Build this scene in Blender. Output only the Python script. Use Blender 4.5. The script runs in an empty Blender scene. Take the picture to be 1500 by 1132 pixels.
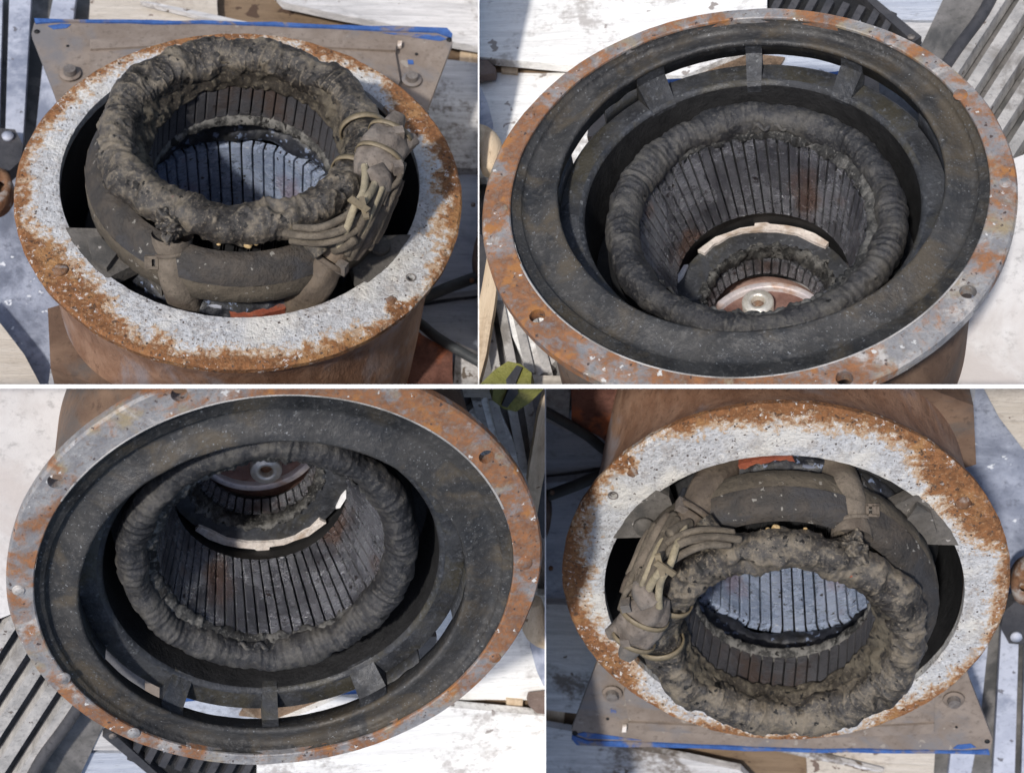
import bpy, bmesh, math, random
from mathutils import Vector, Matrix, noise as mn
from math import pi, sin, cos, radians as R_
random.seed(7)
S = bpy.context.scene
COL = S.collection
# ------------------------------------------------------------------ camera, sky, sun, exposure
F = 2200.0; CX = 750.0; CY = 566.0          # focal length and centre in photograph pixels
cam_d = bpy.data.cameras.new('camera'); cam = bpy.data.objects.new('camera', cam_d); COL.objects.link(cam)
cam.location = (0, 0, 0); cam.rotation_euler = (0, 0, 0)
cam_d.sensor_width = 36; cam_d.lens = 36 * F / 1500; cam_d.clip_start = .1; cam_d.clip_end = 200
cam_d.dof.use_dof = True; cam_d.dof.focus_distance = 6.0; cam_d.dof.aperture_fstop = 2.2
S.camera = cam
W = bpy.data.worlds.new('World'); S.world = W; W.use_nodes = True
wn = W.node_tree.nodes; wl = W.node_tree.links
sky = wn.new('ShaderNodeTexSky'); sky.sky_type = 'NISHITA'; sky.sun_disc = False
sky.sun_elevation = R_(73); sky.sun_rotation = R_(270); sky.altitude = 200; sky.dust_density = 2.5; sky.air_density = 1.0; sky.ozone_density = 1.0
wl.new(sky.outputs[0], wn['Background'].inputs[0]); wn['Background'].inputs[1].default_value = .12
sd = bpy.data.lights.new('sun', 'SUN'); sd.energy = 3.0; sd.angle = R_(3); sd.color = (1, .955, .89)
sun = bpy.data.objects.new('sun', sd); COL.objects.link(sun)
sun.rotation_euler = Vector((-cos(R_(73)), 0, sin(R_(73)))).to_track_quat('Z', 'Y').to_euler()
S.view_settings.view_transform = 'Standard'; S.view_settings.look = 'None'; S.view_settings.gamma = 1
S.view_settings.exposure = 0.4

# ------------------------------------------------------------------ the two machine frames (x right, y away, z along the machine's axis)
def frame(p):
    C = Vector((p[0]*p[2], p[1]*p[2], -p[2])); n = Vector((p[3], p[4], 1)).normalized()
    e2 = (Vector((0, 1, 0)) - n*n.y).normalized(); e1 = e2.cross(n)
    M = Matrix((e1, e2, n)).transposed().to_4x4(); M.translation = C
    return M
ML = frame([-0.179, 0.133, 6.8, 0.147, 0.696])
MR = frame([0.156, 0.13, 5.665, -0.214, 0.685])
R180 = Matrix.Rotation(pi, 4, 'Z')
def at(M, px, py, z):
    """the point of the machine's plane z that stands at this spot of the photograph"""
    d = M.inverted().to_3x3() @ Vector(((px-CX)/F, -(py-CY)/F, -1)); c = M.inverted() @ Vector((0, 0, 0))
    t = (z - c.z)/d.z
    return c + d*t

# ------------------------------------------------------------------ materials
class NT:
    def __init__(s, name):
        s.m = bpy.data.materials.new(name); s.m.use_nodes = True; s.t = s.m.node_tree; s.n = s.t.nodes
        s.b = s.n['Principled BSDF']; tc = s.n.new('ShaderNodeTexCoord'); s.raw = tc.outputs['Object']
        oi = s.n.new('ShaderNodeObjectInfo')
        mu = s.math('MULTIPLY', oi.outputs['Random'], 37.0)
        va = s.n.new('ShaderNodeVectorMath'); va.operation = 'ADD'; s.l(s.raw, va.inputs[0]); s.l(mu, va.inputs[1]); s.co = va.outputs[0]
        s.hs = []
    def l(s, a, b):
        s.t.links.new(a, b)
    def set(s, i, v):
        if hasattr(v, 'is_linked') or isinstance(v, bpy.types.NodeSocket): s.l(v, i)
        elif isinstance(v, tuple) and len(v) == 3 and i.type == 'RGBA': i.default_value = (*v, 1)
        else: i.default_value = v
    def math(s, op, a, b=0., c=None, clamp=False):
        n = s.n.new('ShaderNodeMath'); n.operation = op; n.use_clamp = clamp
        s.set(n.inputs[0], a); s.set(n.inputs[1], b)
        if c is not None: s.set(n.inputs[2], c)
        return n.outputs[0]
    def scl(s, v):
        m = s.n.new('ShaderNodeMapping'); s.l(s.co, m.inputs[0]); m.inputs['Scale'].default_value = v; return m.outputs[0]
    def noise(s, sc, det=6, ro=.6, dist=0., vec=None):
        n = s.n.new('ShaderNodeTexNoise'); n.inputs['Scale'].default_value = sc; n.inputs['Detail'].default_value = det
        n.inputs['Roughness'].default_value = ro; n.inputs['Distortion'].default_value = dist; s.l(vec or s.co, n.inputs['Vector']); return n.outputs['Fac']
    def vor(s, sc, out='Distance', vec=None, rnd=1.):
        n = s.n.new('ShaderNodeTexVoronoi'); n.inputs['Scale'].default_value = sc; n.inputs['Randomness'].default_value = rnd; s.l(vec or s.co, n.inputs['Vector']); return n.outputs[out]
    def step(s, v, lo, hi, a=0., b=1.):
        n = s.n.new('ShaderNodeMapRange'); n.interpolation_type = 'SMOOTHSTEP'; s.set(n.inputs['Value'], v)
        for k, x in (('From Min', lo), ('From Max', hi), ('To Min', a), ('To Max', b)): n.inputs[k].default_value = x
        return n.outputs[0]
    def mix(s, f, a, b, mode='MIX'):
        n = s.n.new('ShaderNodeMix'); n.data_type = 'RGBA'; n.blend_type = mode
        s.set(n.inputs[0], f); s.set(n.inputs[6], a); s.set(n.inputs[7], b); return n.outputs[2]
    def specks(s, sc, dens, size=.25, vec=None):
        v = s.n.new('ShaderNodeTexVoronoi'); v.inputs['Scale'].default_value = sc
        nn = s.n.new('ShaderNodeTexNoise'); nn.inputs['Scale'].default_value = sc*1.7; nn.inputs['Detail'].default_value = 3; s.l(vec or s.co, nn.inputs['Vector'])
        ad = s.n.new('ShaderNodeVectorMath'); ad.operation = 'MULTIPLY_ADD'; s.l(nn.outputs['Color'], ad.inputs[0]); ad.inputs[1].default_value = (1.6/sc,)*3; s.l(vec or s.co, ad.inputs[2])
        s.l(ad.outputs[0], v.inputs['Vector'])
        sp = s.n.new('ShaderNodeSeparateColor'); s.l(v.outputs['Color'], sp.inputs[0])
        keep = s.math('LESS_THAN', sp.outputs[0], dens)
        rad = s.math('MULTIPLY', s.math('POWER', sp.outputs[1], 2.2), size)
        d = s.math('SUBTRACT', rad, v.outputs['Distance'])
        return s.math('MULTIPLY', s.step(d, 0, .06), keep)
    def xyz(s):
        n = s.n.new('ShaderNodeSeparateXYZ'); s.l(s.raw, n.inputs[0]); return n.outputs
    def blot(s, x, y, r, fall=.5):
        v = s.n.new('ShaderNodeVectorMath'); v.operation = 'DISTANCE'; s.l(s.raw, v.inputs[0]); v.inputs[1].default_value = (x, y, 0)
        return s.step(v.outputs['Value'], r*(1-fall), r*(1+fall), 1, 0)
    def bump(s, h, st=.5, dist=.01):
        n = s.n.new('ShaderNodeBump'); n.inputs['Strength'].default_value = st; n.inputs['Distance'].default_value = dist
        s.l(h, n.inputs['Height'])
        if s.hs: s.l(s.hs[-1], n.inputs['Normal'])
        s.hs.append(n.outputs[0])
    def end(s, col, rough=.8, metal=0., spec=.4):
        s.set(s.b.inputs['Base Color'], col); s.set(s.b.inputs['Roughness'], rough); s.set(s.b.inputs['Metallic'], metal)
        s.b.inputs['Specular IOR Level'].default_value = spec
        if s.hs: s.l(s.hs[-1], s.b.inputs['Normal'])
        return s.m

def m_rustwhite():
    s = NT('flaking_white_paint_over_rust'); x = s.xyz()
    r = s.math('SQRT', s.math('ADD', s.math('MULTIPLY', x[0], x[0]), s.math('MULTIPLY', x[1], x[1])))
    n1 = s.noise(5, 8, .62, .4); n2 = s.noise(26, 8, .7); n3 = s.noise(70, 4, .6)
    k = s.math('ADD', s.math('MULTIPLY', s.math('SUBTRACT', n1, .5), 1.9), s.math('MULTIPLY', s.math('SUBTRACT', n2, .5), 2.2))
    edge = s.math('MULTIPLY', s.math('SUBTRACT', r, .965), 7.0)
    k = s.math('ADD', k, s.math('ADD', edge, .04))
    low = s.step(x[1], -.2, -.95, 0, .26); k = s.math('ADD', k, low)                     # more rust on the near side rim
    k = s.math('ADD', k, s.math('MULTIPLY', s.blot(-.75, -.50, .26), .85))
    k = s.math('ADD', k, s.math('MULTIPLY', s.blot(.9, .12, .4), .42))
    k = s.math('ADD', k, s.math('MULTIPLY', s.blot(.76, .52, .16), .5))
    k = s.math('SUBTRACT', k, s.math('MULTIPLY', s.blot(.55, -.66, .22), .45))
    k = s.math('ADD', k, s.math('MULTIPLY', s.blot(.66, -.68, .05), .7))
    rust = s.step(k, -.06, .24)
    rc = s.mix(s.step(n2, .35, .65), (.15, .068, .03), (.28, .125, .052)); rc = s.mix(s.step(s.noise(7, 5), .5, .68), rc, (.34, .18, .075)); rc = s.mix(s.step(n3, .54, .72), rc, (.36, .22, .12)); rc = s.mix(s.step(s.noise(34, 5, .7), .56, .64), rc, (.085, .048, .03))
    wc = s.mix(s.step(n2, .3, .7), (.58, .585, .60), (.38, .38, .385)); wc = s.mix(s.step(n3, .50, .70), wc, (.25, .24, .235))
    wc = s.mix(s.step(s.noise(3, 4), .45, .62), wc, s.mix(n2, (.70, .68, .64), (.5, .48, .44)))
    wc = s.mix(s.step(s.math('ADD', k, s.math('MULTIPLY', s.math('SUBTRACT', n3, .5), .8)), -.34, .02), wc, (.46, .33, .22)); wc = s.mix(s.math('MULTIPLY', s.step(s.noise(11, 6, .7, .5), .52, .66), .6), wc, (.30, .27, .25))
    c = s.mix(rust, wc, rc); c = s.mix(s.specks(90, .22, .6), c, (.08, .06, .05))
    fl_ = s.math('MULTIPLY', s.step(s.noise(38, 5, .72, .3), .585, .615), s.step(s.noise(4.5, 4), .42, .58)); c = s.mix(fl_, c, (.62, .60, .57))
    s.bump(n2, .9, .02); s.bump(n3, .8, .008); s.bump(rust, -.5, .006)
    return s.end(c, .9, 0, .25)
def m_rustgrey():
    s = NT('zinc_flange_with_rust_bloom'); x = s.xyz()
    n1 = s.noise(3.2, 8, .6, .8); n2 = s.noise(17, 8, .7, .3); n3 = s.noise(60, 5, .65)
    k = s.math('ADD', s.math('MULTIPLY', s.math('SUBTRACT', n1, .5), 2.0), s.math('MULTIPLY', s.math('SUBTRACT', n2, .5), 1.3))
    k = s.math('ADD', k, s.step(s.math('ADD', x[0], s.math('MULTIPLY', x[1], .35)), .7, -.8, .04, .28))
    rust = s.step(k, -.06, .30)
    rc = s.mix(s.step(n2, .35, .68), (.15, .075, .045), (.30, .135, .06)); rc = s.mix(s.step(n3, .45, .7), rc, (.20, .14, .105)); rc = s.mix(s.step(s.noise(9, 5), .56, .66), rc, (.32, .145, .05))
    zc = s.mix(s.step(n2, .35, .65), (.20, .195, .20), (.32, .315, .31)); zc = s.mix(s.step(s.noise(6, 5), .52, .7), zc, (.30, .24, .15)); zc = s.mix(s.step(s.noise(4, 6, .65, .8), .54, .66), zc, (.46, .43, .40)); zc = s.mix(s.step(n3, .52, .72), zc, (.19, .15, .125))
    c = s.mix(rust, zc, rc); c = s.mix(s.specks(70, .2, .5), c, (.07, .05, .045)); c = s.mix(s.specks(45, .12, .5), c, (.55, .54, .52))
    s.bump(n2, .5, .012); s.bump(n3, .6, .005)
    return s.end(c, s.step(rust, 0, 1, .5, .9), .15, .4)
def m_cast(name, base, hi, sp=(.42, .44, .46), dens=.45, size=.42, warm=(.085, .072, .05), sc=34):
    s = NT(name); n1 = s.noise(5, 6, .6); n2 = s.noise(40, 6, .7)
    c = s.mix(s.step(n1, .35, .65), base, hi); c = s.mix(s.step(s.noise(3.4, 6, .6, .8), .47, .64), c, warm)
    c = s.mix(s.step(n2, .5, .75), c, tuple(min(1, v*1.9) for v in hi))
    c = s.mix(s.math('MULTIPLY', s.specks(sc, dens, size), s.step(s.noise(2.6, 2), .38, .6)), c, sp); c = s.mix(s.specks(sc*1.9, dens, size*1.3), c, tuple(v*.8 for v in sp))
    s.bump(n2, .7, .006); s.bump(n1, .4, .02)
    return s.end(c, s.step(s.noise(3.5, 6, .65, .6), .38, .62, .42, .8), .0, .5)
def m_char(name, a, b, dust, pits=.3, rough=.8, tape=False):
    s = NT(name); n1 = s.noise(4, 7, .6, .5); n2 = s.noise(18, 8, .7); n3 = s.noise(80, 5, .7)
    c = s.mix(s.step(n1, .35, .65), a, b); c = s.mix(s.step(s.math('ADD', s.math('MULTIPLY', n1, .5), s.math('MULTIPLY', n2, .5)), .46, .60), c, dust)
    c = s.mix(s.step(n3, .52, .72), c, tuple(min(1, v*1.35) for v in dust))
    g = s.n.new('ShaderNodeNewGeometry'); c = s.mix(s.math('MULTIPLY', s.step(g.outputs['Pointiness'], .51, .56), s.step(n2, .42, .6)), c, tuple(min(1, v*1.15) for v in dust))
    p = s.specks(16, pits, .5); p2 = s.specks(45, pits, .55)
    pp = s.math('MAXIMUM', p, p2); c = s.mix(pp, c, (.008, .007, .006))
    s.bump(n2, .7, .02); s.bump(n3, .6, .006); s.bump(pp, -1.0, .02)
    return s.end(c, rough, 0, .4)
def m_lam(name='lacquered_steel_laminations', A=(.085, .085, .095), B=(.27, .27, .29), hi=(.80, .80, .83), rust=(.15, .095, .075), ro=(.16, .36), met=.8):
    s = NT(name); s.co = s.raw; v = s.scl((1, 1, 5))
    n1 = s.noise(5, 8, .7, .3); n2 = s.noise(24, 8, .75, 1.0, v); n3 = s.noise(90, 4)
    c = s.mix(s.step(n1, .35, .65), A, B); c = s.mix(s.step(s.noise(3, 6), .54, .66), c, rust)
    c = s.mix(s.step(n2, .56, .68), c, hi); c = s.mix(s.step(n2, .46, .36), c, (.055, .052, .055))  # pale streaks are glints put into the colour
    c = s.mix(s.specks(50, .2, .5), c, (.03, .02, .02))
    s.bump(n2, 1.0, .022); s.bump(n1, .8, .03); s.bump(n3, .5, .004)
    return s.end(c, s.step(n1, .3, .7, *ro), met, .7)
def m_plain(name, a, b, sc=8, rough=.8, bump=.5, metal=0., c3=None, str_=(1, 1, 1), sp=None, spec=.4):
    s = NT(name); v = s.scl(str_); n1 = s.noise(sc, 8, .62, .3, v); n2 = s.noise(sc*6, 6, .7, 0, v)
    c = s.mix(s.step(n1, .34, .66), a, b)
    c = s.mix(s.step(n2, .5, .75), c, tuple(x*.62 for x in a))
    if c3: c = s.mix(s.step(s.noise(sc*.45, 6, .6, .5, v), .5, .64), c, c3)
    if sp: c = s.mix(s.specks(sc*4, .35, .45), c, sp)
    s.bump(n1, bump, .02); s.bump(n2, bump, .006)
    return s.end(c, rough, metal, spec)
def m_wood(name, a, b, dirt=(.07, .05, .04), ax=0, amt=.5, sc=3.):
    s = NT(name); st = [9, 9, 9]; st[ax] = .7; v = s.scl(tuple(st))
    g = s.noise(sc, 8, .65, .6, v); g2 = s.noise(sc*7, 5, .7, .2, v); d = s.noise(2.4, 6, .65, .4); f = s.noise(30, 6, .7)
    c = s.mix(s.step(g, .3, .7), a, b); c = s.mix(s.step(g2, .56, .72), c, tuple(x*.5 for x in a))
    c = s.mix(s.math('MULTIPLY', s.step(s.math('ADD', s.math('MULTIPLY', d, .7), s.math('MULTIPLY', f, .3)), .50, .62), amt), c, dirt)
    c = s.mix(s.specks(9, .4, .45), c, dirt); c = s.mix(s.step(s.noise(1.6, 7, .7, .6), .53, .68, 0, .45), c, tuple(x*.55 for x in a))
    s.bump(g, .6, .012); s.bump(g2, .6, .006)
    return s.end(c, .85, 0, .25)

MT = dict(
 rw=m_rustwhite(), rg=m_rustgrey(),
 bowl=m_cast('dark_cast_iron_with_paint_flecks', (.018, .018, .019), (.042, .040, .038), (.17, .175, .18), .30, .34, (.062, .050, .035), 70),
 castin=m_cast('sooty_iron', (.015, .016, .019), (.036, .038, .043), (.11, .115, .12), .22, .35, (.04, .036, .026)),
 rib=m_cast('blue_grey_dusty_iron', (.035, .038, .045), (.06, .065, .075), (.25, .26, .28), .3, .35, (.06, .06, .06)),
 charl=m_char('dusty_charred_wrap', (.020, .017, .015), (.062, .057, .053), (.150, .125, .092), .32, .42),
 charb=m_char('burnt_coil_inside', (.022, .017, .012), (.05, .042, .032), (.105, .088, .062), .6),
 charr=m_char('black_tape_wrap', (.016, .016, .018), (.034, .033, .035), (.070, .065, .058), .03, .45),
 ragged=m_char('frayed_burnt_insulation', (.012, .012, .012), (.035, .034, .032), (.13, .125, .115), .5),
 lam=m_lam(), lamb=m_lam('sky_sheen_laminations', (.33, .41, .58), (.50, .58, .76), (.90, .93, .97), (.36, .32, .42), (.2, .4), .35), lamd=m_lam('sooty_laminations', (.045, .043, .048), (.08, .078, .085), (.12, .115, .12), (.07, .045, .035), (.45, .7), .2),  # lamb has the blue sky sheen put into its colour
 black=m_plain('black_and_gap_shade', (.008, .008, .009), (.016, .016, .017), 9, .7, .6),  # shade of deep gaps put into the colour; the grille is black itself
 blackb=m_cast('black_lacquer_with_flecks', (.008, .009, .012), (.02, .022, .03), (.16, .2, .3), .35, .5, (.01, .01, .01), 22),
 drum=m_plain('oily_dust_iron', (.028, .025, .023), (.055, .045, .036), 9, .6, 1., 0, (.035, .034, .036), (1, 1, 1), (.2, .19, .17)),
 drumd=m_plain('dry_dirt_on_iron', (.085, .070, .052), (.12, .10, .075), 9, .95, 1, 0, (.07, .058, .045), (1, 1, 1), (.25, .23, .2)),
 arm=m_plain('dusty_arm_iron', (.075, .068, .06), (.12, .11, .10), 8, .9, .7, 0, (.05, .048, .045), (1, 1, 1), (.3, .28, .26)),
 shell=m_plain('rusty_painted_shell', (.19, .10, .060), (.30, .185, .125), 7, .65, .9, 0, (.26, .22, .22), (1, 1, .45)),
 shelld=m_plain('dark_rusty_shell', (.10, .06, .04), (.17, .11, .075), 4, .8, .4, 0, (.09, .08, .075)),
 plate=m_plain('dirty_tan_steel_plate', (.17, .135, .11), (.23, .19, .16), 5, .7, .35, 0, (.16, .15, .15), (1, 1, 1), (.26, .23, .2)),
 plateg=m_plain('grey_dusty_plate', (.10, .10, .11), (.16, .155, .16), 6, .8, .5, 0, (.08, .075, .07)),
 blue=m_plain('chipped_blue_paint', (.03, .08, .25), (.05, .12, .33), 16, .5, .5, 0, (.19, .16, .15)),
 sleeve=m_plain('dusty_woven_sleeve', (.115, .095, .074), (.17, .14, .11), 10, .9, .8, 0, (.09, .07, .055)),
 sleeved=m_plain('brown_oilcloth_sleeve', (.075, .058, .045), (.12, .094, .07), 7, .65, .8, 0, (.16, .12, .085)),
 tape=m_plain('dusty_cloth_tape', (.10, .083, .07), (.19, .16, .135), 9, .85, .8, 0, (.12, .11, .1)),
 tie=m_plain('yellowed_nylon', (.15, .12, .078), (.20, .16, .10), 12, .5, .3),
 cable=m_plain('dusty_cable_jacket', (.085, .07, .053), (.15, .125, .095), 15, .85, .8),
 cabley=m_plain('cream_cable_jacket', (.26, .22, .145), (.34, .29, .20), 15, .8, .7, 0, (.2, .17, .12)),
 bolt=m_plain('worn_bolt_steel', (.14, .12, .11), (.22, .20, .185), 14, .6, .5, .3),
 rustbolt=m_plain('rusty_bolt', (.15, .065, .03), (.24, .13, .07), 24, .9, 1, 0, (.34, .3, .27)),
 bright=m_plain('bright_machined_steel', (.62, .58, .50), (.75, .72, .66), 20, .3, .2, .5),
 disc=m_plain('brown_machined_disc', (.14, .07, .055), (.22, .13, .105), 9, .55, .5, .2, (.26, .17, .14)),
 discrim=m_plain('disc_rim_highlight', (.46, .42, .44), (.58, .52, .50), 9, .45, .3, .2, (.42, .26, .18)),  # highlight arc of the disc, put in as a pale colour
 paintsun=m_plain('pale_paint_and_sunlit_gap', (.62, .55, .50), (.78, .72, .67), 14, .9, .8, 0, (.42, .33, .26)),  # sunlit outside put into a pale colour; also the paint drop
 amber=m_plain('amber_resin', (.35, .23, .10), (.42, .30, .15), 15, .4, .4),
 orange=m_plain('orange_primer', (.22, .055, .03), (.30, .085, .04), 14, .7, .8, 0, (.12, .09, .085)),
 white=m_wood('sunlit_white_wood', (.68, .67, .65), (.84, .83, .81), (.30, .27, .25), 0, .7),  # sunlight on the boards is put into this near-white colour
 weath=m_wood('weathered_pale_board', (.40, .39, .39), (.60, .585, .58), (.13, .105, .085), 0, .9),
 weathb=m_wood('bluish_weathered_board', (.36, .39, .46), (.48, .51, .57), (.14, .14, .16), 0, .6),
 tanw=m_wood('raw_tan_wood', (.50, .38, .26), (.62, .50, .36), (.2, .13, .08), 1, .4),
 beige=m_wood('grimy_beige_plank', (.45, .40, .34), (.54, .49, .43), (.15, .11, .09), 0, .5),
 brownw=m_wood('dark_brown_timber', (.16, .11, .07), (.22, .155, .10), (.08, .05, .035), 0, .6),  # dark brown wood grain
 dirt=m_plain('dry_crumbled_dirt', (.10, .065, .04), (.22, .15, .10), 14, .95, 1., 0, (.3, .25, .2)),
 slat=m_plain('dull_galvanised_slat', (.34, .34, .36), (.44, .44, .45), 5, .6, .3, .1, (.27, .27, .28), (1, 1, 1), (.12, .12, .12)),
 slatb=m_plain('blue_grey_slat', (.34, .36, .43), (.44, .46, .53), 5, .6, .3, 0, (.18, .20, .26), (1, 1, 1), (.14, .14, .16)),
 slatw=m_plain('concrete_grey_slat', (.29, .28, .27), (.44, .42, .40), 7, .85, .8, 0, (.20, .185, .17), (1, 1, 1), (.13, .11, .10)),
 dgrey=m_plain('dark_grey_metal', (.035, .035, .04), (.06, .058, .062), 6, .6, .4),
 dslat=m_plain('gap_grey_metal', (.11, .105, .10), (.18, .17, .165), 6, .7, .5, 0, (.06, .06, .06)),
 rubber=m_plain('black_rubber_hose', (.030, .033, .037), (.045, .05, .055), 7, .5, .2),
 ringr=m_plain('rusty_loose_ring', (.14, .10, .085), (.20, .15, .125), 8, .7, .6, 0, (.11, .075, .06)),
 block=m_plain('flaking_red_brown_iron', (.09, .035, .025), (.16, .07, .05), 9, .8, .8, 0, (.34, .10, .04)),
 green=m_plain('yellow_green_chipped_paint', (.16, .16, .035), (.22, .21, .06), 10, .6, .8, 0, (.10, .085, .05)),
 fabric=m_plain('white_woven_sheet', (.58, .56, .55), (.66, .64, .63), 3, .9, .3, 0, (.52, .48, .46), (1, 1, 1)),
 groundb=m_plain('blue_grey_grimy_ground', (.20, .22, .28), (.33, .355, .43), 5, .6, .8, 0, (.13, .145, .19), (1, 1, 1), (.62, .64, .68)),
 groundw=m_plain('pale_dusty_ground', (.5, .49, .49), (.62, .6, .6), 4, .9, .5, 0, (.35, .34, .35), (1, 1, 1), (.2, .2, .2)),
 partw=m_plain('white_painted_partition', (.86, .86, .87), (.9, .9, .9), 3, .6, .05),
)

# ------------------------------------------------------------------ object helpers
CELL = []          # every mesh object built for the upper two compartments, with its compartment
cur = {'M': ML, 'cell': 'L'}
def use(c):
    cur['cell'] = c; cur['M'] = ML if c == 'L' else MR
def finish(bm, name, mat, parent=None, smooth=True, loc=None):
    bmesh.ops.recalc_face_normals(bm, faces=bm.faces)
    me = bpy.data.meshes.new(name); 
    if parent is None:
        c = Vector((0, 0, 0))
        for v in bm.verts: c += v.co
        c /= max(1, len(bm.verts)); bmesh.ops.translate(bm, verts=bm.verts, vec=-c)
    bm.to_mesh(me); bm.free(); me.materials.append(MT[mat])
    for p in me.polygons: p.use_smooth = smooth
    o = bpy.data.objects.new(name, me); COL.objects.link(o)
    if parent is None: o.matrix_world = cur['M'] @ Matrix.Translation(c)
    else: o.parent = parent
    if loc: o.matrix_local = loc
    CELL.append((o, cur['cell']))
    return o
def tag(o, label=None, cat=None, group=None, kind=None):
    if label: o['label'] = label
    if cat: o['category'] = cat
    if group: o['group'] = group
    if kind: o['kind'] = kind
    return o
def empty(name, p=(0, 0, 0)):
    o = bpy.data.objects.new(name, None); COL.objects.link(o); o.matrix_world = cur['M'] @ Matrix.Translation(p); o.empty_display_size = .1; return o
def rings(rs, n=180, closed=False, a0=0, a1=360, wob=None, cap=False):
    """surface through elliptical rings (cx, cy, Rx, Ry, z)"""
    bm = bmesh.new(); full = (a1-a0) >= 359.9; m = n if full else n+1; V = []
    for k, (cx, cy, rx, ry, z) in enumerate(rs):
        row = []
        for i in range(m):
            a = R_(a0 + (a1-a0)*i/n); p = Vector((cx+rx*cos(a), cy+ry*sin(a), z))
            if wob: p += wob(a, k, p)
            row.append(bm.verts.new(p))
        V.append(row)
    K = len(rs)
    for k in range(K if closed else K-1):
        A = V[k]; B = V[(k+1) % K]
        for i in range(n): bm.faces.new((A[i], A[(i+1) % m], B[(i+1) % m], B[i]))
    if not full and closed:
        bm.faces.new([V[k][0] for k in range(K)]); bm.faces.new([V[k][-1] for k in range(K)])
    if cap: bm.faces.new(V[-1])
    return bm
def nz(p, s, o=0.): return mn.noise(p*s + Vector((o, o*1.7, o*.3)))
def bev(bm, w, seg=2, ang=30):
    es = [e for e in bm.edges if len(e.link_faces) == 2 and e.calc_face_angle(0) > R_(ang)]
    if es: bmesh.ops.bevel(bm, geom=es, offset=w, segments=seg, affect='EDGES', profile=.6)
def prism(pts, z1, th, w=.006, bm=None, z2=None):
    bm = bm or bmesh.new(); z2 = z1-th if z2 is None else z2
    a = [bm.verts.new((p[0], p[1], z1)) for p in pts]; b = [bm.verts.new((p[0], p[1], z2)) for p in pts]; n = len(pts)
    bm.faces.new(a); bm.faces.new(b[::-1])
    for i in range(n): bm.faces.new((a[i], b[i], b[(i+1) % n], a[(i+1) % n]))
    if w: bev(bm, w)
    return bm
def slab(name, px, z, th, mat, parent=None, w=.006, rough=0.):
    """a plate whose upper face lies at height z; corners given as they appear in the photograph"""
    pts = [at(cur['M'], x, y, z) for x, y in px]
    if rough:
        q = []
        for i, p in enumerate(pts):
            r = pts[(i+1) % len(pts)]; k = max(1, int((r-p).length/.12))
            for j in range(k):
                t = p.lerp(r, j/k)
                if j: t += Vector((random.uniform(-1, 1), random.uniform(-1, 1), 0))*rough
                q.append(t)
        pts = q
    return finish(prism(pts, z, th, w), name, mat, parent, smooth=False)
def tube(pts, rad, n=14, sub=6, bm=None, flat=1., lump=0., caps=True, seed=0., wave=0.):
    """smooth tube through points; rad may be a list"""
    bm = bm or bmesh.new(); P = [Vector(p) for p in pts]; rr = rad if isinstance(rad, (list, tuple)) else [rad]*len(P)
    Q = []; RR = []
    for i in range(len(P)-1):
        p0 = P[max(0, i-1)]; p1 = P[i]; p2 = P[i+1]; p3 = P[min(len(P)-1, i+2)]
        for j in range(sub):
            t = j/sub; Q.append(.5*((2*p1)+(p2-p0)*t+(2*p0-5*p1+4*p2-p3)*t*t+(3*p1-p0-3*p2+p3)*t**3)); RR.append(rr[i]*(1-t)+rr[i+1]*t)
    Q.append(P[-1]); RR.append(rr[-1])
    rows = []; up = Vector((0.1, .3, 1)).normalized()
    for i, q in enumerate(Q):
        d = (Q[min(i+1, len(Q)-1)]-Q[max(0, i-1)]).normalized(); u = d.cross(up); u = u.normalized() if u.length > 1e-4 else Vector((1, 0, 0)); v = u.cross(d).normalized()
        row = []
        for k in range(n):
            a = 2*pi*k/n; p = q + u*cos(a)*RR[i] + v*sin(a)*RR[i]*flat
            if lump: p += (p-q)*(nz(p, 9, seed)*lump/ .1 + nz(p, 28, seed)*lump*4 )
            if wave: p += (p-q)*wave*sin(a*5+seed+i*.15)
            row.append(bm.verts.new(p))
        rows.append(row)
    for i in range(len(rows)-1):
        for k in range(n): bm.faces.new((rows[i][k], rows[i][(k+1) % n], rows[i+1][(k+1) % n], rows[i+1][k]))
    if caps: bm.faces.new(rows[0][::-1]); bm.faces.new(rows[-1])
    return bm
def P3(*ps): return [at(cur['M'], x, y, z) for x, y, z in ps]
def band(c, axis, r, w, th, bm=None, n=40, flat=1., tw=0):
    """a flat strap closed round an axis"""
    bm = bm or bmesh.new(); ax = axis.normalized(); u = ax.cross(Vector((0, 0, 1))).normalized(); v = u.cross(ax).normalized()
    V = []
    for dr, dz in ((0, -w/2), (th, -w/2), (th, w/2), (0, w/2)):
        V.append([bm.verts.new(c + (u*cos(2*pi*i/n) + v*sin(2*pi*i/n)*flat)*(r+dr) + ax*dz) for i in range(n)])
    for k in range(4):
        for i in range(n): bm.faces.new((V[k][i], V[k][(i+1) % n], V[(k+1) % 4][(i+1) % n], V[(k+1) % 4][i]))
    return bm
def boxat(c, dx, dy, dz, sx, sy, sz, bm=None, w=.003):
    bm = bm or bmesh.new(); V = []
    for i in (-1, 1):
        for j in (-1, 1):
            for k in (-1, 1): V.append(bm.verts.new(c + dx*i*sx + dy*j*sy + dz*k*sz))
    for f in ((0, 1, 3, 2), (4, 6, 7, 5), (0, 4, 5, 1), (2, 3, 7, 6), (0, 2, 6, 4), (1, 5, 7, 3)): bm.faces.new([V[q] for q in f])
    if w: bev(bm, w, 1)
    return bm
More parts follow.
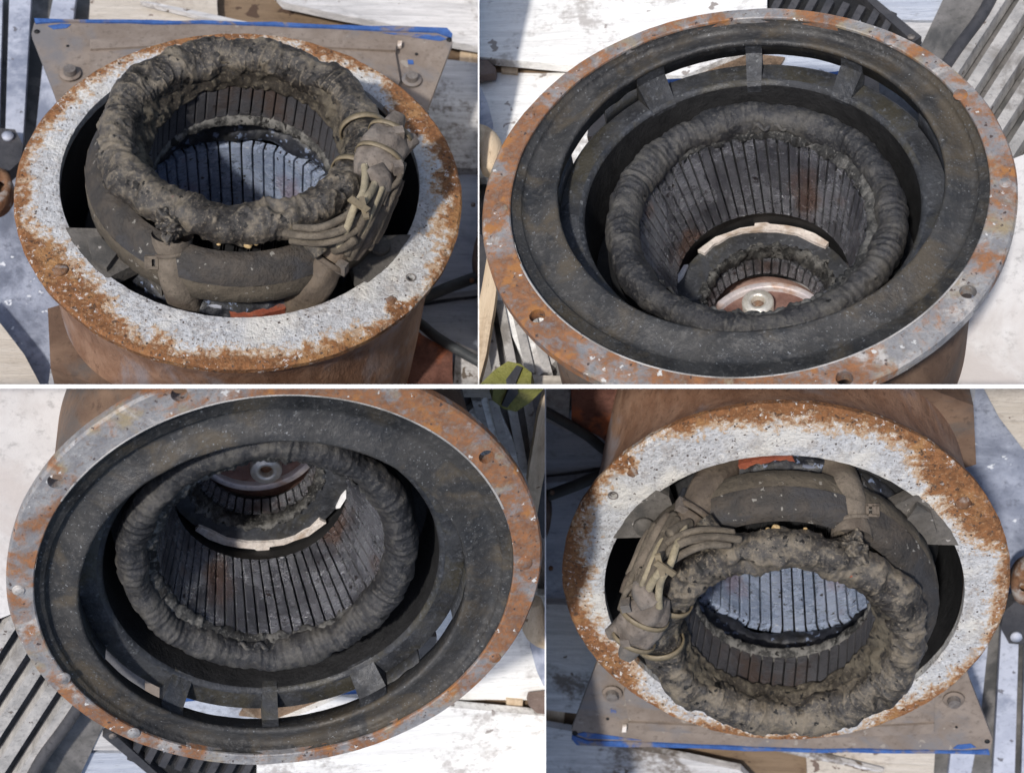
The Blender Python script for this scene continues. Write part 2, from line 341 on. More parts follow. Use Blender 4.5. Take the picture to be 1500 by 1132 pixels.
def cyl(c, r, h, n=24, bm=None, r2=None, hex_=False):
    bm = bm or bmesh.new(); n = 6 if hex_ else n; r2 = r2 or r
    a = [bm.verts.new(c + Vector((r*cos(2*pi*i/n), r*sin(2*pi*i/n), 0))) for i in range(n)]
    b = [bm.verts.new(c + Vector((r2*cos(2*pi*i/n), r2*sin(2*pi*i/n), h))) for i in range(n)]
    bm.faces.new(a[::-1]); bm.faces.new(b)
    for i in range(n): bm.faces.new((a[i], a[(i+1) % n], b[(i+1) % n], b[i]))
    return bm
def drill(o, cuts):
    bm = bmesh.new()
    for c, r in cuts: cyl(c - Vector((0, 0, .3)), r, .6, 20, bm)
    me = bpy.data.meshes.new('cut'); bm.to_mesh(me); bm.free(); co = bpy.data.objects.new('cut', me); COL.objects.link(co); co.matrix_world = cur['M']
    bpy.context.view_layer.update()
    md = o.modifiers.new('b', 'BOOLEAN'); md.operation = 'DIFFERENCE'; md.object = co; md.solver = 'EXACT'
    dg = bpy.context.evaluated_depsgraph_get(); nm = bpy.data.meshes.new_from_object(o.evaluated_get(dg)); o.modifiers.clear(); o.data = nm
    for p in nm.polygons: p.use_smooth = False
    bpy.data.objects.remove(co)
def teeth(name, par, N, R0, R1, z0, z1, mat, cx0=0., cy0=0., cx1=0., cy1=0., gap=.2, depth=.05, a0=0, a1=360, phase=0.):
    """one lamination tooth per slot pitch, all sharing a mesh when the bore is round"""
    first = None; k0 = 0; shr = cx0 != cx1 or cy0 != cy1
    for i in range(N):
        a = 2*pi*(i+phase)/N
        if not (a0 <= math.degrees(a) % 360 <= a1): continue
        w0 = 2*pi*R0/N*(1-gap)/2; w1 = 2*pi*R1/N*(1-gap)/2
        if first is None or shr:
            bm = bmesh.new(); V = []
            K = 8
            for k in range(K+1):
                t = k/K; z = z0*(1-t)+z1*t; Rr = R0*(1-t)+R1*t; w = w0*(1-t)+w1*t
                V.append([bm.verts.new((Rr+depth, -w, z)), bm.verts.new((Rr+.002, -w*.97, z)), bm.verts.new((Rr, -w*.8, z)), bm.verts.new((Rr, w*.8, z)), bm.verts.new((Rr+.002, w*.97, z)), bm.verts.new((Rr+depth, w, z))])
            for k in range(K):
                for j in range(5): bm.faces.new((V[k][j], V[k][j+1], V[k+1][j+1], V[k+1][j]))
            bm.faces.new(V[0][::-1]); bm.faces.new(V[-1])
            if shr:
                for v in bm.verts:
                    q = Matrix.Rotation(a, 3, 'Z') @ v.co; t = (q.z-z0)/(z1-z0); v.co = q + Vector((cx0*(1-t)+cx1*t, cy0*(1-t)+cy1*t, 0))
            first = finish(bm, name, mat, par, smooth=False); o = first
            if shr: continue
        elif not shr:
            o = first.copy(); COL.objects.link(o); o.parent = par; CELL.append((o, cur['cell']))
        o.matrix_local = Matrix.Translation((cx0, cy0, 0)) @ Matrix.Rotation(a, 4, 'Z')
        k0 += 1

# ================================================================== UPPER LEFT: the exciter end
use('L'); M = ML
hl = empty('generator_housing', (0, 0, 0))
hl.matrix_world = ML
# --- flange, drilled
def wobL(a, k, p):
    if k in (2, 3, 4): return Vector((cos(a), sin(a), 0))*(nz(p, 9)*.006+nz(p, 40)*.004)
    if k in (0, 1): return Vector((cos(a), sin(a), 0))*(nz(p, 14)*.004) + Vector((0, 0, nz(p, 12)*.003))
    return Vector((0, 0, nz(p, 25)*.004))
fl = finish(rings([(-.003, .066, .806, .806, -.045), (-.003, .066, .806, .806, -.004), (-.003, .06, .82, .82, 0), (-.002, .03, .91, .91, .002), (-.002, .006, .985, .995, -.002), (-.002, .003, .997, 1.008, -.014), (-.002, .003, .993, 1.0, -.05)][::-1], 360, closed=True, wob=wobL), 'flange', 'rw', hl)
holes = [(602, 407, .016), (528, 101, .012), (176, 93, .011)]
drill(fl, [(at(M, x, y, 0), r) for x, y, r in holes])
for x, y, r in ((602, 407, .024),):
    c = at(M, x, y, .001); bm = rings([(c.x, c.y, r, r, .004), (c.x, c.y, r*.75, r*.75, .006), (c.x, c.y, r*.68, r*.68, -.03)], 28); finish(bm, 'threaded_hole', 'bolt', hl)
c = at(M, 89, 396, 0); bm = cyl(c, .034, .012, 18, r2=.028); bmesh.ops.subdivide_edges(bm, edges=bm.edges, cuts=2)
for v in bm.verts: v.co += Vector((nz(v.co, 50), nz(v.co, 50, 3), nz(v.co, 50, 6)))*.006
finish(bm, 'bolt', 'rustbolt', hl)
c = at(M, 573, 440, 0); bm = cyl(c, .026, .006, 18, r2=.02); bmesh.ops.subdivide_edges(bm, edges=bm.edges, cuts=2)
for v in bm.verts: v.co += Vector((nz(v.co, 50), nz(v.co, 50, 3), nz(v.co, 50, 6)))*.006
finish(bm, 'bolt', 'rustbolt', hl)
# --- shell below the flange, morphing from round to a rounded square
def shell(par, zs, n=240, mat='shell'):
    bm = bmesh.new(); V = []
    for (z, hx, hy, ex, cy) in zs:
        row = []
        for i in range(n):
            a = 2*pi*i/n; c_, s_ = cos(a), sin(a); row.append(bm.verts.new((math.copysign(abs(c_)**(2/ex), c_)*hx, cy+math.copysign(abs(s_)**(2/ex), s_)*hy, z)))
        V.append(row)
    for k in range(len(V)-1):
        for i in range(n): bm.faces.new((V[k][i], V[k][(i+1) % n], V[k+1][(i+1) % n], V[k+1][i]))
    return finish(bm, 'outer_shell', mat, par)
shell(hl, [(-.05, .985, .99, 2, 0), (-.10, .955, .965, 2.02, 0), (-.2, .915, .93, 2.1, 0), (-.32, .885, .90, 2.25, 0), (-.45, .865, .87, 2.5, 0), (-.65, .845, .84, 2.9, 0), (-.9, .82, .81, 3.3, 0), (-1.12, .80, .79, 3.6, 0)])
slab('foot_corner', [(70, 452), (110, 440), (240, 520), (300, 620), (150, 640), (136, 562), (74, 538)], -.52, .5, 'shelld', hl, .01)
slab('base_foot', [(74, 540), (138, 563), (150, 640), (60, 640)], -1.03, .08, 'slat', hl, .01)
# --- inside of the housing
finish(rings([(-.003, .066, .803, .803, -.046), (-.003, .05, .80, .80, -.2), (0, 0, .79, .79, -.95)], 180), 'inner_wall', 'black', hl)
finish(rings([(0, 0, .79, .79, -.95), (0, 0, .1, .1, -.95)], 120, cap=True), 'bottom_plate', 'black', hl)
# support arms (two plates each side, bolted to the wall)
am = slab('support_arm', [(78, 333), (148, 335), (175, 352), (240, 372), (252, 388), (236, 420), (205, 384), (158, 407), (95, 400)], .0, .07, 'arm', hl, .01)
slab('clamp_block', [(127, 350), (146, 346), (172, 370), (156, 392), (136, 380)], .03, .035, 'arm', am, .008)
am = slab('support_arm', [(500, 352), (540, 340), (560, 345), (625, 343), (612, 372), (560, 425), (520, 405)], .0, .07, 'arm', hl, .01)
c = at(M, 556, 362, .002); finish(cyl(c, .05, .02, 24, r2=.044), 'bolt', 'arm', am)
slab('support_arm', [(238, 395), (250, 392), (300, 425), (285, 445), (262, 430)], -.06, .06, 'rib', hl, .008)
# --- exciter stator: drum, burnt coil skirt, teeth, end winding
drum = finish(rings([(0, .0, .56, .56, .215), (0, 0, .60, .60, .21), (0, 0, .63, .63, .19), (0, 0, .672, .665, .135), (0, 0, .68, .672, .12)], 200), 'exciter_core', 'drum', hl)
finish(rings([(0, 0, .68, .672, .12), (0, 0, .684, .676, .10), (0, 0, .682, .672, .01), (0, 0, .67, .66, .0), (0, 0, .42, .42, -.01)], 200, wob=lambda a, k, p: Vector((cos(a), sin(a), 0))*nz(p, 26)*.006), 'core_band', 'drumd', drum)
ws = P3((350, 408, .10))[0]
bm = boxat(Vector((ws.x, ws.y+.0, .055)), Vector((1, 0, 0)), Vector((0, 1, 0)), Vector((0, 0, 1)), .012, .016, .075); bmesh.ops.subdivide_edges(bm, edges=bm.edges, cuts=3)
for v in bm.verts: v.co += Vector((nz(v.co, 60), nz(v.co, 60, 2), 0))*.012
finish(bm, 'weld_seam', 'ragged', drum)
skirt = rings([(0.004, .015, .50, .455, .22)] + [(.002+.015*t, .018, .475-.069*t-.008*sin(t*pi), .44-.034*t-.008*sin(t*pi), .335-.135*t) for t in [i/14 for i in range(15)]] + [(.012, .015, .45, .45, .19)], 300,
              wob=lambda a, k, p: Vector((cos(a), sin(a), 0))*(nz(p, 12)*.022+nz(p, 34)*.015) + Vector((0, 0, nz(p, 20, 3)*.008)))
finish(skirt, 'coil_skirt', 'charb', drum)
teeth('tooth', drum, 48, .406, .402, .198, .055, 'lamd', .017, .02, .0, -.01, gap=.12, depth=.04)
finish(rings([(.017, .02, .43, .43, .2), (0, -.01, .43, .43, .05)], 120), 'slot_backing', 'black', drum)
finish(rings([(0, -.01, .425, .425, .058), (-.002, -.02, .408, .408, .05), (-.005, -.033, .403, .403, .02), (-.005, -.036, .412, .412, .005), (-.005, -.036, .43, .43, .005)], 300,
             wob=lambda a, k, p: Vector((cos(a), sin(a), 0))*(nz(p, 30)*.010+nz(p, 70)*.008)+Vector((0, 0, nz(p, 25, 4)*.008))), 'frayed_lip', 'ragged', drum)
def torus(cx, cy, Rx, Ry, z, a_, b_, n, m, disp):
    bm = bmesh.new(); V = []
    for i in range(n):
        t = 2*pi*i/n; c = Vector((cx+Rx*cos(t), cy+Ry*sin(t), z)); u = Vector((cos(t), sin(t), 0)); row = []
        for j in range(m):
            s = 2*pi*j/m; d = u*cos(s)*a_ + Vector((0, 0, 1))*sin(s)*b_; p = c+d
            row.append(bm.verts.new(p + d.normalized()*disp(t, s, p)))
        V.append(row)
    for i in range(n):
        for j in range(m): bm.faces.new((V[i][j], V[(i+1) % n][j], V[(i+1) % n][(j+1) % m], V[i][(j+1) % m]))
    return bm
def dispL(t, s, p):
    d = nz(p, 5.5)*.022 + nz(p, 11, 5)*.022 + nz(p, 24, 9)*.006
    w = p.copy(); w = Vector((cos(t)*5.5, sin(t)*5.5, s*.35)); f = mn.noise(w*2.4)
    d += -min(abs(f), .2)*.036 + .005                      # pinched folds across the coil
    q = mn.noise(p*8+Vector((3, 1, 7)));
    if q > .42: d -= (q-.42)*.12
    d += .016*max(0, sin(s*1.0-2.2))*nz(p, 16, 2)  # ragged inner rim
    return d
finish(torus(.002, .018, .536, .495, .30, .088, .082, 520, 72, dispL), 'end_winding', 'charl', drum)
# bumps on the crown at the far left, hanging resin, torn spots
for (x, y, z, r, m_) in ((363, 359, .26, .014, 'amber'), (374, 357, .27, .008, 'amber'), (320, 358, .25, .006, 'amber'), (256, 290, .365, .010, 'orange'), (264, 300, .365, .008, 'orange')):
    bm = bmesh.new(); bmesh.ops.create_icosphere(bm, subdivisions=3, radius=r); c = at(M, x, y, z)
    for v in bm.verts: v.co = Vector((v.co.x*1.6, v.co.y, v.co.z*.8)); v.co += v.co*nz(v.co+c, 40)*.8 + c
    finish(bm, 'resin_drip' if m_ == 'amber' else 'torn_spot', m_, drum)
# --- main stator seen deep inside
core = finish(rings([(-.049, -.077, .56, .56, -.14), (-.049, -.077, .66, .66, -.2), (-.049, -.077, .66, .66, -.9)], 120), 'main_core', 'black', hl)
finish(torus(-.03, -.05, .545, .545, -.135, .055, .06, 260, 24, lambda t, s, p: nz(p, 14)*.02+nz(p, 40)*.008), 'main_winding', 'blackb', core)
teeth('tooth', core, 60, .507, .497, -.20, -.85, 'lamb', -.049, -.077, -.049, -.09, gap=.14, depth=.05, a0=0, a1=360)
finish(rings([(-.049, -.077, .54, .54, -.2), (-.049, -.077, .54, .54, -.88)], 120), 'slot_backing', 'black', core)
# --- left sleeve with collar and tie
pt = P3((253, 346, .21), (252, 366, .16), (257, 395, .09), (266, 425, -.02), (282, 456, -.17), (302, 482, -.28))
sl = finish(tube(pt[1:], [.066, .076, .078, .075, .06], 24, 10, lump=.006, seed=3, wave=.02), 'cable_sleeve', 'sleeve', hl)
cup = tube([pt[0]+Vector((0, 0, .01)), pt[0].lerp(pt[1], .5), pt[1]+Vector((0, 0, -.01))], [.088, .084, .072], 28, 6, lump=.003, caps=False)
finish(cup, 'sleeve_collar', 'sleeve', sl)
bm = band(P3((254, 369, .15))[0], pt[2]-pt[1], .074, .016, .008); finish(bm, 'cable_tie', 'sleeve', sl)
c = at(M, 222, 384, .14); x_, y_, z_ = Vector((1, 0, 0)), Vector((0, .8, -.6)), Vector((0, .6, .8))
bm = bmesh.new()
for dx, dy, sx, sy in ((-.022, 0, .006, .026), (.022, 0, .006, .026), (0, .022, .026, .006), (0, -.022, .026, .006), (-.008, 0, .010, .022)): boxat(c + x_*dx + z_*dy, x_, z_, y_, sx, sy, .014, bm, 0)
finish(bm, 'tie_buckle', 'sleeve', sl, smooth=False)
# burnt knot above the collar
bm = bmesh.new(); bmesh.ops.create_icosphere(bm, subdivisions=5, radius=.062); c = at(M, 250, 330, .30)
for v in bm.verts: q = v.co + c; v.co = v.co*(1+nz(q, 22)*.7+nz(q, 60)*.3) + c
finish(bm, 'burnt_knot', 'charl', drum)
# --- right sleeve, collar
pt = P3((500, 352, .22), (483, 378, .16), (463, 412, .02), (442, 446, -.16), (424, 480, -.32))
sr = finish(tube(pt[1:], [.062, .084, .10, .10], 28, 10, lump=.006, seed=8, wave=.05), 'cable_sleeve', 'sleeved', hl)
finish(tube([P3((502, 343, .25))[0], pt[0].lerp(pt[1], .3), pt[1]], [.072, .07, .064], 28, 6, lump=.003), 'sleeve_collar', 'sleeved', sr)
c0 = P3((482, 383, .155))[0]; bm = band(c0, pt[1]-pt[0], .072, .024, .008); finish(bm, 'cable_tie', 'sleeved', sr)
c = P3((501, 392, .17))[0]; bm = boxat(c, Vector((.8, -.5, 0)), Vector((.5, .8, 0)), Vector((0, 0, 1)), .024, .018, .03); finish(bm, 'tie_buckle', 'tape', sr, smooth=False)
# --- cable bundle tied to the coil
cb = finish(tube(P3((430, 333, .37), (468, 334, .40), (505, 318, .42), (530, 297, .43), (552, 268, .44), (568, 240, .44)), [.014, .017, .017, .017, .016, .016], 12, 8, lump=.003, seed=1), 'lead_cable', 'cable', hl)
ca = [(P3((415, 342, .34), (462, 346, .37), (505, 336, .40), (538, 305, .41), (562, 272, .42), (578, 240, .43)), .016, 'cable'),
      (P3((425, 352, .30), (468, 356, .33), (510, 345, .37), (543, 315, .39), (572, 270, .40), (586, 245, .40)), .016, 'cable'),
      (P3((534, 243, .47), (535, 262, .48), (531, 284, .49), (519, 304, .48), (510, 330, .42), (497, 362, .28)), .016, 'cabley'),
      (P3((549, 270, .46), (543, 282, .48), (532, 296, .49), (527, 300, .48)), .018, 'cabley'),
      (P3((553, 268, .45), (545, 292, .45), (532, 322, .42), (521, 345, .34), (508, 372, .22)), .017, 'cable'),
      (P3((570, 262, .43), (556, 292, .42), (540, 325, .38), (526, 352, .30), (512, 378, .18)), .020, 'cable'),
      (P3((576, 275, .38), (562, 302, .36), (550, 328, .30), (535, 355, .24), (520, 375, .16)), .026, 'sleeve'),
      (P3((577, 290, .28), (568, 310, .26), (558, 335, .20), (548, 352, .14)), .022, 'sleeve'),
      (P3((470, 372, .24), (455, 352, .28), (445, 340, .30)), .04, 'charl'),
      (P3((520, 350, .36), (505, 360, .30), (490, 366, .24)), .022, 'cable'),
      (P3((440, 339, .36), (480, 341, .385), (515, 327, .41), (545, 297, .42), (566, 262, .42)), .013, 'cable'),
      (P3((560, 275, .45), (549, 300, .44), (536, 330, .38), (523, 358, .28)), .013, 'cabley'),
      (P3((585, 262, .41), (572, 292, .38), (556, 330, .30), (541, 365, .20)), .015, 'cable'),
      (P3((592, 240, .44), (583, 265, .44), (568, 280, .42), (560, 300, .40)), .012, 'cable')]
for i, (p, r, m_) in enumerate(ca): finish(tube(p, r, 12, 8, lump=.003, seed=i*2.3), 'lead_cable', m_, hl)
# tape wrapped lugs
lug = finish(tube(P3((541, 262, .40), (551, 240, .43), (563, 216, .45), (574, 192, .45)), [.068, .095, .10, .072], 40, 12, flat=.75, lump=.008, seed=4, wave=.10), 'taped_lug', 'tape', hl)
finish(tube(P3((558, 215, .46), (571, 190, .47), (584, 170, .47)), [.065, .055, .034], 24, 8, flat=.7, lump=.008, seed=14, wave=.06, caps=False), 'tape_flap', 'tape', lug)
finish(tube(P3((577, 222, .43), (592, 210, .43), (605, 204, .42)), [.06, .05, .036], 24, 8, flat=.8, lump=.008, seed=24, wave=.08, caps=False), 'tape_flap', 'tape', lug)
finish(tube(P3((548, 248, .47), (560, 262, .46), (566, 282, .42)), [.06, .05, .028], 24, 8, flat=.5, lump=.01, seed=34, wave=.08, caps=True), 'tape_flap', 'tape', lug)
finish(tube(P3((575, 265, .38), (574, 280, .36), (568, 290, .34)), [.05, .04, .032], 20, 8, flat=.7, lump=.01, seed=44, wave=.06), 'tape_flap', 'sleeved', lug)
axd = P3((545, 255, .42))[0]-P3((585, 180, .46))[0]
for (x, y, z, r, f) in ((572, 197, .445, .095, .8), (556, 231, .435, .105, .8)):
    bm = band(P3((x, y, z))[0], axd, r, .022, .006, flat=f); finish(bm, 'cable_tie', 'tie', lug)
for (x, y, z) in ((584, 196, .50), (583, 246, .47)):
    c = P3((x, y, z))[0]; finish(boxat(c, Vector((1, .2, 0)).normalized(), Vector((-.2, 1, 0)).normalized(), Vector((0, 0, 1)), .020, .020, .026), 'tie_buckle', 'tape', lug, smooth=False)
# ties round the coil itself
for ang in (-24.5, 6.5):
    t = R_(ang); c = Vector((.002+.536*cos(t), .018+.495*sin(t), .30)); tan = Vector((-sin(t), cos(t), 0)); u = Vector((cos(t), sin(t), 0)); bm = bmesh.new(); V = []
    for dr, dw in ((0, -.014), (.008, -.014), (.008, .014), (0, .014)):
        V.append([bm.verts.new(c + u*cos(2*pi*i/48)*(.102+dr) + Vector((0, 0, 1))*sin(2*pi*i/48)*(.096+dr) + tan*dw) for i in range(48)])
    for k in range(4):
        for i in range(48): bm.faces.new((V[k][i], V[k][(i+1) % 48], V[(k+1) % 4][(i+1) % 48], V[(k+1) % 4][i]))
    finish(bm, 'cable_tie', 'tie', hl)
# cross of tie tape over the leads
bm = boxat(P3((526, 300, .52))[0], Vector((.75, -.66, 0)), Vector((.66, .75, 0)), Vector((0, 0, 1)), .05, .014, .006); boxat(P3((533, 305, .515))[0], Vector((.2, -1, -.2)).normalized(), Vector((1, .2, 0)).normalized(), Vector((0, 0, 1)), .05, .012, .006, bm)
finish(bm, 'lashing', 'tie', hl, smooth=False)
# glimpses between drum and rim
slab('orange_lug', [(333, 450), (338, 445), (352, 448), (372, 441), (398, 440), (424, 434), (418, 452), (380, 462), (340, 464)], -.10, .04, 'orange', hl, .008, .006)
slab('pale_block', [(290, 438), (310, 439), (326, 444), (324, 450), (300, 447)], -.08, .04, 'slatb', hl, .005)
# --- back plate with blue painted edge
bp = slab('back_plate', [(50, 34), (330, 34), (655, 48), (663, 62), (630, 150), (600, 230), (110, 230), (78, 132), (46, 50)], -.45, .035, 'plate', hl, .008)
slab('raised_panel', [(132, 66), (330, 58), (578, 72), (586, 118), (560, 190), (150, 190), (130, 120)], -.42, .03, 'plate', bp, .012)
slab('fold', [(132, 58), (330, 50), (580, 64), (580, 74), (330, 62), (132, 72)], -.405, .03, 'plate', bp, .01)
slab('blue_edge', [(50, 27), (330, 31), (655, 41), (663, 50), (661, 55), (640, 47), (330, 35), (80, 32), (52, 34)], -.44, .03, 'blue', bp, .004, .006)
slab('blue_smear', [(70, 38), (90, 35), (104, 36), (98, 41), (78, 43)], -.446, .006, 'blue', bp, 0, .004)
slab('blue_smear', [(560, 48), (640, 51), (655, 57), (645, 60), (600, 54)], -.446, .006, 'blue', bp, 0, .004)
slab('blue_smear', [(597, 88), (605, 88), (606, 94), (598, 94)], -.446, .006, 'blue', bp, 0, 0)
for x, y in ((103, 108), (603, 117)):
    c = at(M, x, y, -.44); b = finish(cyl(c, .055, .006, 28, r2=.052), 'washer', 'plate', bp); finish(cyl(c+Vector((0, 0, .006)), .034, .03, 24, r2=.030), 'bolt', 'bolt', b, smooth=False)
for x, y, r in ((54, 47, .014), (658, 59, .016), (99, 68, .007), (610, 80, .009)):
    finish(cyl(at(M, x, y, -.448), r, .004, 16), 'plate_hole', 'black', bp)
slab('paint_drop', [(583, 60), (589, 60), (588, 67), (582, 68)], -.42, .02, 'paintsun', bp, .004)
for (n_, l_) in ((hl, 'housing with flaking white flange, charred knobbly coil and tied cables, {} compartment'),):
    tag(n_, l_, 'generator housing', 'housings with the flaking white flange')

# ---- things around it (floor z = -1.15)
ZF = -1.15
def G(name, px, z, th, mat, label, cat, w=.008, rough=0., group=None):
    o = slab(name, px, z, th, mat, None, w, rough); tag(o, label, cat, group); return o
G('slat', [(14, -14), (46, -14), (33, 212), (8, 190)], -.95, .05, 'slatb', 'blue-grey metal slat standing clear left of the tan back plate, {} compartment', 'slat', group='blue-grey slats beside the back plate')
G('slat', [(80, -14), (112, -14), (104, 60), (84, 230), (50, 215), (66, 60)], -.97, .05, 'slatb', 'blue-grey metal slat running under the corner of the tan back plate, {} compartment', 'slat', group='blue-grey slats beside the back plate')
G('slat', [(-20, -14), (4, -14), (-2, 200), (-20, 200)], -1.0, .05, 'slatb', 'grimy slat at the very edge of the picture beyond the white flange, {} compartment', 'slat', group='blue-grey slats beside the back plate')
G('metal_sheet', [(-60, -40), (132, -40), (132, 60), (90, 240), (-60, 260)], -1.08, .03, 'dslat', 'dark grimy sheet under the blue-grey slats, {} compartment', 'metal sheet')
o = G('bracket', [(-20, 186), (22, 190), (34, 212), (30, 236), (14, 250), (-20, 258)], -.85, .08, 'dgrey', 'dark grey bracket with a round knob below the slat ends, {} compartment', 'bracket')
bm = cyl(at(M, 12, 202, -.85) - o.matrix_world.inverted() @ cur['M'] @ Vector((0, 0, 0))*0, .03, .02, 20); bmesh.ops.transform(bm, matrix=(cur['M'].inverted() @ o.matrix_world).inverted(), verts=bm.verts); finish(bm, 'knob', 'slatb', o)
c = at(M, -6, 270, -.8)
bm = rings([(c.x, c.y, .04, .04, -.82), (c.x, c.y, .055, .08, -.80), (c.x, c.y, .075, .13, -.82), (c.x, c.y, .08, .14, -.9)], 40, cap=True); tag(finish(bm, 'pipe_end', 'rustbolt'), 'dark rusty pipe end just outside the white flange, {} compartment', 'pipe')
G('plank', [(133, -20), (318, -20), (320, 60), (130, 60)], -.98, .06, 'beige', 'grimy beige plank lying behind the blue-edged back plate, {} compartment', 'plank', rough=.004)
G('batten', [(205, 2), (222, 3), (370, 34), (350, 38), (300, 26)], -.93, .03, 'weath', 'pale thin batten lying slantwise on the beige plank, {} compartment', 'batten', rough=.003)
G('timber', [(318, -20), (560, -20), (560, 70), (320, 70)], -1.05, .06, 'brownw', 'dark brown timber in the gap beside the beige plank, {} compartment', 'timber')
G('board', [(392, -20), (740, -20), (740, 74), (660, 61), (560, 33), (480, 18), (415, 4)], -.92, .05, 'weath', 'weathered white board slanting in above the blue-edged plate, {} compartment', 'board', rough=.004)
G('timber', [(630, 52), (690, 62), (690, 108), (630, 100)], -1.06, .05, 'brownw', 'dark brown timber end in the gap between two white boards, {} compartment', 'timber')
G('timber', [(676, 60), (740, 70), (740, 112), (672, 98)], -1.02, .05, 'tanw', 'tan timber end in the gap between the white boards, {} compartment', 'timber')
G('board', [(652, 87), (740, 97), (740, 244), (690, 247), (560, 240), (560, 150)], -.95, .05, 'weath', 'broad weathered white board with dark stains beside the back plate corner, {} compartment', 'board', rough=.004)
G('board', [(560, 252), (690, 256), (740, 250), (740, 420), (560, 440)], -1.0, .05, 'weathb', 'bluish weathered board right beside the flange rim, {} compartment', 'board', rough=.004)
G('board', [(600, 452), (740, 430), (740, 560), (690, 545), (600, 500)], -1.06, .05, 'weathb', 'bluish grimy board between the two black hoses, {} compartment', 'board', rough=.004)
# loose rusty ring standing at the partition
ctr = at(M, 800, 372, -.75); rim = []
bm = rings([(ctr.x, ctr.y, .30, .30, -.80), (ctr.x, ctr.y, .36, .36, -.78), (ctr.x, ctr.y, .375, .375, -.79), (ctr.x, ctr.y, .375, .375, -.86), (ctr.x, ctr.y, .30, .30, -.87)], 120, closed=True)
ro = finish(bm, 'metal_ring', 'ringr'); tag(ro, 'loose rusty ring with small holes at the partition beside the white flange, {} compartment', 'metal ring')
def kid(o, bm, name, mat, smooth=True):
    bmesh.ops.transform(bm, matrix=o.matrix_world.inverted() @ cur['M'], verts=bm.verts); return finish(bm, name, mat, o, smooth)
for x, y in ((693, 301), (691, 412)): kid(ro, cyl(at(M, x, y, -.785), .012, .012, 14), 'rivet_hole', 'rustbolt')
def hose(pts, r, label, mat='rubber', name='hose'):
    o = finish(tube(P3(*pts), r, 16, 10), name, mat); return tag(o, label, 'hose')
hose([(560, 452, -.9), (620, 436, -.88), (660, 420, -.86), (720, 398, -.84)], .030, 'black rubber hose, the straighter one beside the flange rim, {} compartment')
hose([(720, 540, -.82), (680, 518, -.84), (640, 494, -.86), (610, 470, -.9), (560, 440, -1.)], .026, 'black rubber hose, the one bending away over the red-brown iron block, {} compartment')
G('iron_block', [(600, 472), (618, 490), (663, 516), (665, 640), (590, 640)], -.88, .15, 'block', 'flaking red-brown iron block beside the housing shell, {} compartment', 'iron block', rough=.004)
G('board', [(668, 500), (760, 545), (760, 640), (660, 640)], -.98, .05, 'weath', 'pale board end beside the red-brown iron block, {} compartment', 'board', rough=.004)
G('plank', [(-30, 440), (4, 478), (36, 520), (70, 585), (-30, 640)], -1.02, .05, 'beige', 'pale plank corner laid as a sunlit stripe on the blue-grey ground, {} compartment', 'plank', rough=.003)  # pale plank added where a stripe of sun falls on the ground

# ================================================================== UPPER RIGHT: the drive end
use('R'); M = MR
hr = empty('generator_housing'); hr.matrix_world = MR
def wobR(a, k, p): return Vector((cos(a), sin(a), 0))*(nz(p, 5)*.003) + Vector((0, 0, nz(p, 12)*.002))
fr = finish(rings([(-.014, .046, .897, .892, -.052), (-.014, .046, .897, .892, -.004), (-.014, .046, .901, .896, .0), (-.02, .013, .990, .976, 0), (-.02, .011, .998, .984, -.010), (-.02, .011, .998, .984, -.05)][::-1], 360, closed=True, wob=wobR), 'flange', 'rg', hr)
drill(fr, [(at(M, x, y, 0), r) for x, y, r in ((787, 463, .030), (1418, 427, .030), (1237, 554, .030))])
for x, y, r in ((732, 307, .028), (775, 169, .022), (1304, 59, .022), (1407, 139, .024), (1473, 268, .02), (1430, 160, .0)):
    if r:
        c = at(M, x, y, .001); bm = rings([(c.x, c.y, r*1.15, r*1.15, -.002), (c.x, c.y, r*1.05, r*1.05, .006), (c.x, c.y, r*.8, r*.8, .003), (c.x, c.y, r*.7, r*.7, .006)], 28, cap=True); finish(bm, 'plug', 'rg', hr)
bowl = finish(rings([(-.014, .046, .896, .891, -.012), (-.014, .05, .893, .888, -.028), (-.014, .08, .866, .855, -.034), (-.014, .081, .862, .851, -.042), (-.014, .083, .857, .846, -.058),
              (-.012, .086, .835, .825, -.062), (-.010, .09, .80, .79, -.052), (-.007, .096, .765, .757, -.036), (-.004, .1, .742, .737, -.028), (-.004, .1, .733, .728, -.032), (-.004, .1, .730, .725, -.045), (0, .1, .742, .737, -.06), (0, .1, .75, .745, -.118), (0, .1, .80, .79, -.118), (0, .1, .88, .86, -.07)], 360,
              wob=lambda a, k, p: Vector((0, 0, nz(p, 8)*.003))+Vector((cos(a), sin(a), 0))*nz(p, 20)*.002), 'bowl', 'bowl', hr)
finish(rings([(-.014, .046, .905, .900, .0015), (-.014, .046, .901, .896, .004), (-.014, .046, .896, .891, -.003), (-.014, .046, .896, .891, -.012)], 200, a0=205, a1=330), 'worn_edge', 'slatw', fr)
# ribs and frame ring
ring = finish(rings([(0, .1, .755, .755, -.26), (0, .1, .758, .758, -.188), (0, .1, .75, .75, -.184), (0, .1, .672, .672, -.184)], 240), 'frame_ring', 'castin', hr)
finish(rings([(0, .1, .672, .672, -.183), (.0, .1, .658, .658, -.184), (0, .1, .650, .650, -.20)], 240), 'worn_ring_edge', 'castin', ring)
finish(rings([(0, .1, .650, .650, -.20), (0, .09, .645, .645, -.30), (0, .05, .64, .64, -.6)], 240), 'recess_wall', 'black', ring)
def post(a0, a1, r0=.648, r1=.757, z0=-.04, z1=-.31, mat='castin'):
    return finish(rings([(0, .1, r0, r0, z1), (0, .1, r0+.0, r0, -.2), (0, .1, .735, .735, -.1), (0, .1, .735, .735, z0), (0, .1, r1, r1, z0), (0, .1, r1, r1, z1)], 8, closed=True, a0=a0, a1=a1), 'post', mat, hr, smooth=False)
